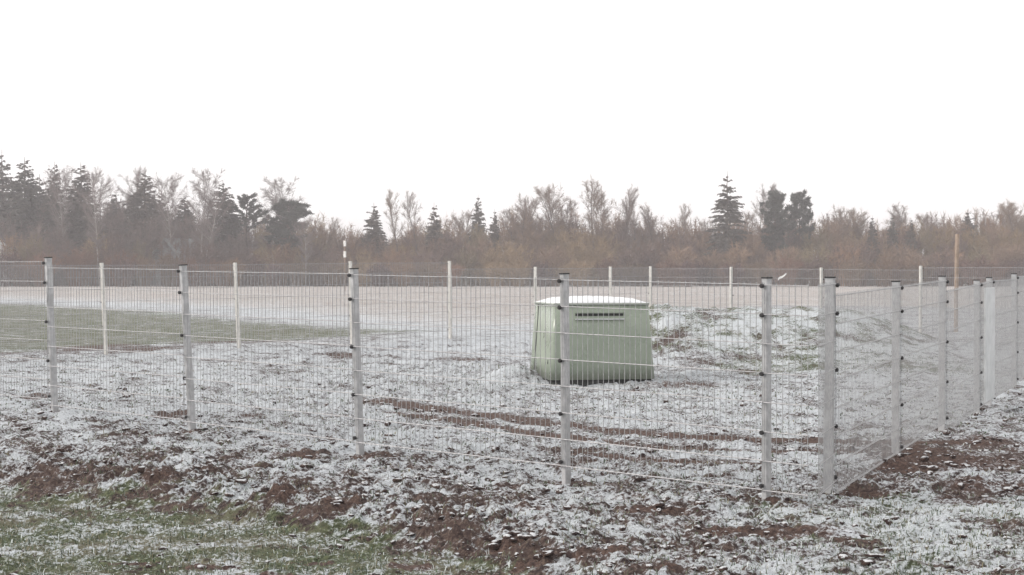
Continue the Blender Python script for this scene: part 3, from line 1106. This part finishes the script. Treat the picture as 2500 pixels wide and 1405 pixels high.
# ------------------------------------------------------------------ trees
def tri_strips(P0, P1, W, roll):
    """tapered sliver triangles from P0 to P1 of base width W"""
    d = P1 - P0
    L = np.linalg.norm(d, axis=1, keepdims=True) + 1e-9
    d = d / L
    ref = np.stack([np.cos(roll), np.sin(roll), 0.3 * np.ones_like(roll)], 1)
    u = np.cross(d, ref)
    u /= np.linalg.norm(u, axis=1, keepdims=True) + 1e-9
    u *= W[:, None] / 2
    V = np.stack([P0 - u, P0 + u, P1], 1).reshape(-1, 3)
    T = np.arange(len(V)).reshape(-1, 3)
    return V, T


def tubes(segs):
    """segs: list of (p0, p1, r0, r1) -> mesh arrays of 5-sided tapered tubes"""
    V, Fc = [], []
    for p0, p1, r0, r1 in segs:
        p0, p1 = np.asarray(p0, float), np.asarray(p1, float)
        d = p1 - p0
        d /= np.linalg.norm(d) + 1e-9
        u = np.cross(d, [0.3, 0.2, 1.0] if abs(d[2]) < .95 else [1.0, 0, 0])
        u /= np.linalg.norm(u)
        w = np.cross(d, u)
        o = len(V)
        for p, r in ((p0, r0), (p1, r1)):
            for i in range(5):
                a_ = 2 * math.pi * i / 5
                V.append(p + r * (math.cos(a_) * u + math.sin(a_) * w))
        Fc += [(o + i, o + (i + 1) % 5, o + 5 + (i + 1) % 5, o + 5 + i) for i in range(5)]
    return V, Fc


def spruce_proto(seed, h=10.0, w=3.4, ragged=0.25, bare_base=0.04, droop=0.3, gaps=0.0):
    g = np.random.default_rng(seed)
    segs = []
    n = 8
    pts = [np.array([0.04 * g.normal() * (i > 0), 0.04 * g.normal() * (i > 0), h * i / n]) for i in range(n + 1)]
    for i in range(n):
        segs.append((pts[i], pts[i + 1], 0.13 * (1 - i / n) + .010, 0.13 * (1 - (i + 1) / n) + .010))
    P0, P1, W = [], [], []
    lob = g.random(3) * 6.28
    nb = int(760 * (1 - gaps))
    for b_ in range(nb):
        t = bare_base + (0.99 - bare_base) * (1 - math.sqrt(g.random()) * 0.995)
        z = h * t
        a_ = g.random() * 6.283
        lobe = 1 + ragged * (0.6 * math.sin(2 * a_ + lob[0] + 5 * t) + 0.6 * math.sin(3 * a_ + lob[1] - 17 * t))
        rad = (w / 2 * (1 - t) ** 0.80 + 0.07) * lobe
        r = rad * (0.72 + 0.36 * g.random())
        dirh = np.array([math.cos(a_), math.sin(a_), 0])
        up = 0.55 * (t ** 2) - droop * (1 - t) * (0.6 + 0.8 * g.random())
        base = np.array([0, 0, z])
        tip = base + dirh * r + np.array([0, 0, r * up])
        if r > 0.5 and g.random() < 0.5:
            segs.append((base, tip, 0.016, 0.005))
        m = int(7 + r * 22)
        s = g.random(m) ** 0.7 * 0.95 + 0.05
        p = base + (tip - base) * s[:, None]
        p[:, 2] += 0.10 * r * np.sin(s * 3.1)
        side = np.array([-dirh[1], dirh[0], 0])
        sd_ = g.choice([-1, 1], m)
        ln = (0.14 + 0.30 * g.random(m)) * (0.6 + 0.4 * (1 - s)) * min(1, 0.35 + r)
        q = p + dirh * (ln * (0.2 + 0.5 * g.random(m)))[:, None] + side * (sd_ * ln * 0.6)[:, None] + np.array([0, 0, 1]) * (ln * (g.random(m) * 0.9 - 0.85))[:, None]
        P0.append(p)
        P1.append(q)
        W.append(0.10 + 0.09 * g.random(m))
    P0, P1, W = np.concatenate(P0), np.concatenate(P1), np.concatenate(W)
    V, T = tri_strips(P0, P1, W, g.random(len(W)) * 6.28)
    tv, tf = tubes(segs)
    return new_mesh('trunk', tv, tf), np_mesh('crown', V, T)


def bare_proto(seed, h=10.0, spread=2.6, first=0.3, up=0.9, forks=1, tw=0.019, nl=26, droop=0.0, dens=1.0):
    g = np.random.default_rng(seed)
    segs, P0, P1, W = [], [], [], []

    def norm(v):
        return v / (np.linalg.norm(v) + 1e-9)

    stems = []
    for k in range(forks):
        a_ = g.random() * 6.28
        leanv = np.array([math.cos(a_), math.sin(a_), 0]) * (0.0 if forks == 1 else 0.10 + 0.12 * g.random())
        n = 10
        p, d = np.zeros(3), norm(np.array([0, 0, 1.0]) + leanv)
        hh = h * (1 if k == 0 else 0.78 + 0.18 * g.random())
        line = [p]
        for i in range(n):
            d = norm(d + g.normal(0, 0.05, 3) + np.array([0, 0, 0.06]))
            p = p + d * hh / n
            line.append(p)
        r0 = 0.0095 * h * (1.0 if k == 0 else .75)
        for i in range(n):
            segs.append((line[i], line[i + 1], r0 * (1 - i / n) ** 0.8 + .012, r0 * (1 - (i + 1) / n) ** 0.8 + .012))
        stems.append((line, hh))
    for line, hh in stems:
        nb = int(nl / (1 if forks == 1 else 1.5))
        for b_ in range(nb):
            t = first + (0.97 - first) * (b_ + g.random()) / nb
            i = min(int(t * 10), 9)
            base = line[i] + (line[i + 1] - line[i]) * (t * 10 - i)
            a_ = g.random() * 6.28
            shape = math.sin(math.pi * min(1, (1.02 - t) / (1.02 - first)) ** 0.75) * .75 + .25
            ln = spread * shape * (0.65 + 0.5 * g.random())
            d = norm(np.array([math.cos(a_), math.sin(a_), up * (0.7 + 0.6 * g.random())]))
            p, m = base, 5
            bl = [p]
            for s in range(m):
                d = norm(d + g.normal(0, 0.14, 3) + np.array([0, 0, 0.10 - droop * 0.18]))
                p = p + d * ln / m
                bl.append(p)
            r = 0.022 * (1 - 0.55 * t)
            for s in range(m):
                segs.append((bl[s], bl[s + 1], r * (1 - s / m) + .004, r * (1 - (s + 1) / m) + .004))
            # secondary branches with twigs
            for s in range(int(15 * dens)):
                tt = 0.15 + 0.85 * g.random()
                i2 = min(int(tt * m), m - 1)
                q = bl[i2] + (bl[i2 + 1] - bl[i2]) * (tt * m - i2)
                d2 = norm(norm(bl[i2 + 1] - bl[i2]) + g.normal(0, 0.55, 3) + np.array([0, 0, 0.25 - droop * .3]))
                l2 = ln * (0.22 + 0.28 * g.random()) * (1.1 - 0.5 * tt)
                e = q + d2 * l2
                P0.append(q[None])
                P1.append(e[None])
                W.append(np.array([tw * 1.3]))
                m2 = int((7 + 5 * g.random()) * dens)
                f_ = g.random(m2)
                pp = q + (e - q) * f_[:, None]
                dd = d2 + g.normal(0, 0.6, (m2, 3)) + np.array([0, 0, 0.2 - droop])
                dd /= np.linalg.norm(dd, axis=1, keepdims=True)
                ee = pp + dd * (0.18 + 0.42 * g.random(m2))[:, None]
                P0.append(pp)
                P1.append(ee)
                W.append(np.full(m2, tw))
    P0, P1, W = np.concatenate(P0), np.concatenate(P1), np.concatenate(W)
    V, T = tri_strips(P0, P1, W, g.random(len(W)) * 6.28)
    tv, tf = tubes(segs)
    return new_mesh('trunk', tv, tf), np_mesh('crown', V, T)


def pine_proto(seed, h=10.0, w=3.6, base=0.45, dome=True, spiky=False):
    g = np.random.default_rng(seed)
    segs, P0, P1, W = [], [], [], []
    n = 8
    pts = [np.array([0.08 * math.sin(i), 0.05 * i / n, h * 0.97 * i / n]) for i in range(n + 1)]
    for i in range(n):
        segs.append((pts[i], pts[i + 1], 0.17 * (1 - i / n) + .02, 0.17 * (1 - (i + 1) / n) + .02))
    nb = 16 if spiky else 46
    for b_ in range(nb):
        t = base + (0.98 - base) * (b_ + g.random()) / nb
        u = (t - base) / (1 - base)
        rad = w / 2 * (math.sqrt(max(0, 1 - u ** 2.2)) * (0.55 + 0.45 * min(1, u * 3 + .3)) if dome else (1 - u) ** .7 + .1) * (0.75 + 0.4 * g.random())
        a_ = g.random() * 6.28
        d = np.array([math.cos(a_), math.sin(a_), (0.75 if spiky else 0.25) + 0.3 * g.random()])
        b0 = np.array([0, 0, h * t * .95])
        tip = b0 + d * rad
        segs.append((b0, tip, 0.04, 0.01))
        nc = 5 if spiky else 4
        for c_ in range(nc):
            f_ = (0.35 + 0.65 * (c_ + 1) / nc) if not spiky else 0.15 + 0.9 * (c_ + 1) / nc
            c0 = b0 + (tip - b0) * f_ + (g.normal(0, 0.16, 3) if not spiky else g.normal(0, 0.03, 3))
            m = 44 if not spiky else 40
            dd = g.normal(0, 1, (m, 3)) + (d * 1.5 if spiky else np.array([0, 0, 0.5]))
            dd /= np.linalg.norm(dd, axis=1, keepdims=True)
            ln = (0.16 + 0.20 * g.random(m)) if spiky else (0.20 + 0.30 * g.random(m))
            P0.append(np.repeat(c0[None], m, 0) + g.normal(0, 0.08 if not spiky else 0.05, (m, 3)))
            P1.append(P0[-1] + dd * ln[:, None])
            W.append(0.09 + 0.07 * g.random(m))
    P0, P1, W = np.concatenate(P0), np.concatenate(P1), np.concatenate(W)
    V, T = tri_strips(P0, P1, W, g.random(len(W)) * 6.28)
    tv, tf = tubes(segs)
    return new_mesh('trunk', tv, tf), np_mesh('crown', V, T)


PROTO = {
    's1': (*spruce_proto(1), 10.0, 3.4, 'bark_red', 'needle'),
    's2': (*spruce_proto(2, ragged=.4, gaps=.12), 10.0, 3.4, 'bark_red', 'needle'),
    's3': (*spruce_proto(3, ragged=.3, gaps=.30, droop=.45), 10.0, 3.4, 'bark_red', 'needle'),
    'b1': (*bare_proto(4, first=.34, droop=.25, nl=40, spread=3.0, dens=1.25), 10.0, 3.6, 'bark_pale', 'birchtwig'),
    'b2': (*bare_proto(5, forks=2, first=.35, droop=.2, nl=40, spread=2.8, dens=1.25), 10.0, 4.2, 'bark_pale', 'birchtwig'),
    'b3': (*bare_proto(6, first=.28, up=1.5, spread=2.2, nl=34), 10.0, 3.0, 'bark', 'twig'),
    'a1': (*bare_proto(7, forks=3, first=.25, up=1.3, nl=34, spread=2.9, dens=1.2), 10.0, 4.4, 'bark', 'twig'),
    'a2': (*bare_proto(8, forks=2, first=.25, up=1.6, nl=38, spread=2.7, dens=1.2), 10.0, 3.8, 'bark', 'twig'),
    'd1': (*pine_proto(9, dome=True), 10.0, 3.6, 'bark_red', 'pine'),
    'd2': (*pine_proto(10, dome=True, base=.35, w=3.0), 10.0, 3.0, 'bark_red', 'pine'),
    'k1': (*pine_proto(12, dome=False, base=.55, spiky=True), 10.0, 3.6, 'bark_red', 'pine'),
}
for k_, v_ in list(PROTO.items()):
    co_ = np.empty(len(v_[1].vertices) * 3, dtype=np.float32)
    v_[1].vertices.foreach_get('co', co_)
    co_ = co_.reshape(-1, 3)
    PROTO[k_] = (v_[0], v_[1], float(np.percentile(co_[:, 2], 99.9 if k_[0] == 's' else 98.6)), 2 * float(np.percentile(np.hypot(co_[:, 0], co_[:, 1]), 95)), v_[4], v_[5])
KIND = {'s': ('spruce_tree', 'conifer'), 'b': ('birch_tree', 'tree'), 'a': ('bare_tree', 'tree'), 'd': ('pine_tree', 'conifer'), 'k': ('pine_tree', 'conifer')}


def tree(proto, px, ytop, wpx, Yt, label, group, rz=None, name=None):
    tr, cr, h, w, mb_, mc = PROTO[proto]
    x = (px - 1250) / F * Yt
    z = gz1(x, Yt)
    H = HC - (ytop - HOR) / F * Yt - z
    wid = wpx / F * Yt * (1.22 if proto[0] == 's' and px < 600 else 1.0)
    nm, cat = KIND[proto[0]]
    root = empty(name or nm, (x, Yt, z - 0.05), rz if rz is not None else random.random() * 6.28)
    tag(root, label, cat, group)
    sx = wid / w
    sz = (H + 0.05) / h
    for n_, me, mt in (('trunk', tr, M[mb_]), ('crown', cr, M[mc])):
        o = obj(n_, me, mt, root)
        o.scale = (sx, sx, sz)
    return root


GC, GB, GR = 'conifers of the tree line', 'birches of the tree line', 'bare trees of the tree line'
TREES = [
    ('s2', 6, 383, 120, 172, 'tall dark spruce cut by the left edge of the photo', GC),
    ('s1', 60, 400, 130, 168, 'broad spruce second from the left edge', GC),
    ('s1', 98, 440, 110, 176, 'shorter spruce tucked right behind the broad spruce at far left', GC),
    ('s1', 134, 410, 80, 166, 'slim pointed spruce third among the tall left conifers', GC),
    ('s1', 198, 412, 125, 165, 'tall full spruce right of the slim pointed one on the left', GC),
    ('s2', 285, 478, 110, 178, 'low dark spruce between the white birch trunk and the next tall spruce', GC),
    ('s1', 355, 432, 130, 168, 'spire-topped spruce above the grey shed', GC),
    ('s2', 395, 480, 90, 175, 'lower spruce on the right shoulder of the spire-topped one', GC),
    ('s1', 450, 486, 90, 170, 'small pointed spruce between two pale birches', GC),
    ('s1', 545, 455, 115, 165, 'dark broad spruce right of the forked birch', GC),
    ('k1', 603, 476, 120, 163, 'spiky pine with upswept open branches against the sky', GC),
    ('d1', 703, 494, 105, 161, 'low round-topped dark pine under the pale round birch', GC),
    ('s2', 912, 506, 105, 164, 'lone pointed spruce at the gap left of the centre', GC),
    ('s3', 1060, 508, 80, 166, 'loose spruce at the right end of the ragged centre-left group', GC),
    ('s2', 1168, 486, 70, 170, 'slender spruce with thin tip standing up left of the cabinet', GC),
    ('s2', 1207, 520, 60, 164, 'small spruce just right of the slender thin-tipped one', GC),
    ('s3', 1776, 438, 125, 162, 'tallest spruce on the right with gappy layered boughs', GC),
    ('d2', 1893, 472, 75, 163, 'dense dark pine, left one of the pair on the right', GC),
    ('d2', 1950, 474, 70, 165, 'dark pine, right one of the close pair', GC),
    ('s2', 2130, 535, 55, 162, 'small spruce, leftmost of three small tips on the right', GC),
    ('s2', 2178, 534, 60, 164, 'small spruce, middle one of three small tips on the right', GC),
    ('s2', 2223, 540, 58, 162, 'small spruce, rightmost of three small tips on the right', GC),
    ('s2', 2365, 522, 100, 168, 'reddish broad spruce behind the tall timber pole', GC),
    ('b1', 160, 413, 90, 163, 'birch with pale trunk between the left conifers', GB),
    ('b1', 243, 418, 95, 158, 'birch with long bright white trunk left of the grey shed', GB),
    ('b2', 308, 418, 110, 170, 'airy birch crown just left of the spire-topped spruce', GB),
    ('b1', 422, 430, 95, 160, 'birch with short white trunk directly above the shed roof', GB),
    ('b2', 492, 418, 120, 158, 'forked pale birch left of the dark broad spruce', GB),
    ('b2', 665, 438, 130, 162, 'round airy birch crown behind the low dark pine', GB),
    ('b1', 746, 535, 60, 157, 'thin young birch with white stem right of the low dark pine', GB),
    ('b3', 842, 535, 70, 166, 'small bare tree behind the banded marker pole', GR),
    ('b3', 982, 470, 85, 162, 'tall thin bare tree, left of two at the ragged group', GR),
    ('b3', 1028, 472, 80, 163, 'tall thin bare tree, right of two at the ragged group', GR),
    ('a1', 1128, 520, 90, 170, 'faint bare tree left of the slender thin-tipped spruce', GR),
    ('a1', 1255, 485, 115, 164, 'bushy bare tree with fan crown left above the cabinet', GR),
    ('a2', 1318, 510, 90, 168, 'lower bare tree between the two fan-crowned bare trees', GR),
    ('a1', 1375, 460, 135, 166, 'broad bare tree with fan crown above the cabinet', GR),
    ('a2', 1465, 443, 115, 163, 'tallest bare tree, standing above the right of the cabinet', GR),
    ('a2', 1520, 463, 85, 168, 'tall bare tree leaning on the right of the tallest bare one', GR),
    ('b3', 1560, 520, 70, 165, 'short bare tree right of the tallest bare pair', GR),
    ('a2', 1602, 508, 80, 166, 'bare tree with upright twigs between the tall bare pair and the gappy spruce', GR),
    ('b3', 1662, 502, 80, 164, 'lone bare tree with forked stem left of the gappy spruce', GR),
    ('a1', 1715, 540, 80, 168, 'low bare tree at the left foot of the gappy spruce', GR),
    ('b2', 1862, 458, 95, 176, 'faint pale birch behind the dark pine pair', GB),
    ('a1', 1830, 520, 90, 172, 'bare tree between the gappy spruce and the pine pair', GR),
    ('a1', 2028, 512, 105, 168, 'bare tree right of the pine pair', GR),
    ('a2', 2085, 520, 90, 172, 'bare tree left of the three small spruce tips', GR),
    ('a2', 2200, 508, 110, 176, 'pale bare tree rising behind the three small spruce tips', GR),
    ('a1', 2290, 525, 100, 170, 'bare tree left of the timber pole', GR),
    ('a2', 2440, 497, 120, 170, 'tall bare tree right of the timber pole', GR),
    ('a1', 2492, 502, 110, 166, 'bare tree cut by the right edge of the photo', GR),
]
for i, (pr, px, yt, wp, Yt, lab, grp) in enumerate(TREES):
    tree(pr, px, yt, wp, Yt, lab, grp)


def thicket():
    """Undergrowth along the field edge: reads as one mass of twigs."""
    g = np.random.default_rng(77)
    prof_x = [-700, 0, 200, 450, 540, 640, 750, 800, 840, 870, 930, 960, 1100, 1200, 1260, 1320, 1420, 1500, 1560, 1640, 1700, 1750, 1850, 2000, 2050, 2120, 2220, 2300, 2400, 2500, 3200]
    prof_y = [495, 495, 495, 515, 530, 540, 535, 550, 550, 560, 580, 560, 545, 560, 520, 520, 522, 530, 535, 545, 548, 548, 530, 530, 528, 535, 530, 535, 522, 525, 525]
    pal = np.array([(0.270, 0.190, 0.120), (0.225, 0.155, 0.112), (0.185, 0.135, 0.112), (0.310, 0.232, 0.125), (0.285, 0.185, 0.112), (0.240, 0.200, 0.120), (0.170, 0.122, 0.100)])
    VV, CC = [], []
    rows = [(156.5, 0.40, 85, 1.0), (159, 0.62, 80, 1.0), (163, 0.86, 80, 1.1), (168, 1.0, 85, 1.1), (174, 1.04, 85, 1.1), (181, 1.05, 80, 1.2)]
    for Yr, hf, cnt, wf in rows:
        xs = np.linspace(-500, 3000, cnt) + g.normal(0, 16, cnt)
        for px in xs:
            Yt = Yr + g.normal(0, 1.2) + (g.normal(0, 1.6) if hf < .45 else 0)
            x0 = (px - 1250) / F * Yt
            full = HC - (np.interp(px, prof_x, prof_y) - HOR) / F * Yt
            h = max(1.0, full * hf * (0.80 + 0.28 * g.random()))
            rad = (0.9 + 0.9 * g.random()) * wf * min(1.2, 0.5 + h / 5)
            ns = int(26 + 10 * g.random())
            col = pal[g.integers(len(pal))] * np.array([0.96, 0.90, 0.90]) * (0.72 + 0.34 * g.random())
            if px < 620 and hf > .8:
                col = np.array([0.160, 0.122, 0.108]) * (0.8 + 0.4 * g.random())
            if px > 1100 and hf > .5 and g.random() < .4:
                col = np.array([0.245, 0.165, 0.112]) * (0.85 + 0.3 * g.random())
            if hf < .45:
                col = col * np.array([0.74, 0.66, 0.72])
            if 1330 < px < 1480 or 850 < px < 960 or 1180 < px < 1280:
                if hf < .9 and g.random() < .6:
                    col = np.array([0.265, 0.185, 0.105])
            a_ = g.random(ns) * 6.283
            rr = np.sqrt(g.random(ns))
            B = np.stack([x0 + 0.35 * rad * rr * np.cos(a_), Yt + 0.35 * rad * rr * np.sin(a_), np.full(ns, -0.1)], 1)
            hh = h * (1 - 0.28 * rr ** 2) * (0.80 + 0.26 * g.random(ns))
            Tp = np.stack([x0 + rad * rr * np.cos(a_), Yt + rad * rr * np.sin(a_), hh], 1)
            V, _ = tri_strips(B, Tp, np.full(ns, 0.085), g.random(ns) * 6.28)
            VV.append(V)
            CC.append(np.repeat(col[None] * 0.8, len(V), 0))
            m = int(30 * (0.6 + h / 6))
            tt = 0.08 + 0.92 * g.random((ns, m)) ** 0.68
            bow = np.sin(tt * np.pi) * 0.12
            Q = B[:, None] + (Tp - B)[:, None] * tt[..., None]
            Q[..., 2] += bow * h
            D = g.normal(0, 0.55, (ns, m, 3)) + np.array([0, 0, 0.75])
            D[..., 0] += 0.5 * (np.cos(a_) * rr)[:, None]
            D[..., 1] += 0.5 * (np.sin(a_) * rr)[:, None]
            D /= np.linalg.norm(D, axis=2, keepdims=True)
            E = Q + D * (0.25 + 0.65 * g.random((ns, m)))[..., None]
            V, _ = tri_strips(Q.reshape(-1, 3), E.reshape(-1, 3), np.full(ns * m, 0.052), g.random(ns * m) * 6.28)
            VV.append(V)
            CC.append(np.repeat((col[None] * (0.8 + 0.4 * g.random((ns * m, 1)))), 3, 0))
    V = np.concatenate(VV)
    Cc = np.concatenate(CC)
    me = np_mesh('thicket', V, np.arange(len(V)).reshape(-1, 3))
    attr_col(me, 'tint', np.concatenate([Cc, np.ones((len(Cc), 1))], 1))
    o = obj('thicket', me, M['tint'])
    tag(o, 'brown leafless shrub thicket along the far field edge', 'thicket', kind='stuff')


thicket()

# ------------------------------------------------------------------ winter haze
mb = MB()
mb.box((0, 1320, 6.5), (1000, 1400, 8.5))
m, nt, b = mat_nodes('haze_air')
nt.nodes.remove(b)
pv = nt.nodes.new('ShaderNodeVolumePrincipled')
pv.inputs['Color'].default_value = (0.95, 0.925, 0.94, 1)
pv.inputs['Density'].default_value = 0.0015
nt.links.new(pv.outputs[0], nt.nodes['Material Output'].inputs['Volume'])
hz = obj('haze', mb.mesh('haze'), m)
tag(hz, kind='stuff')
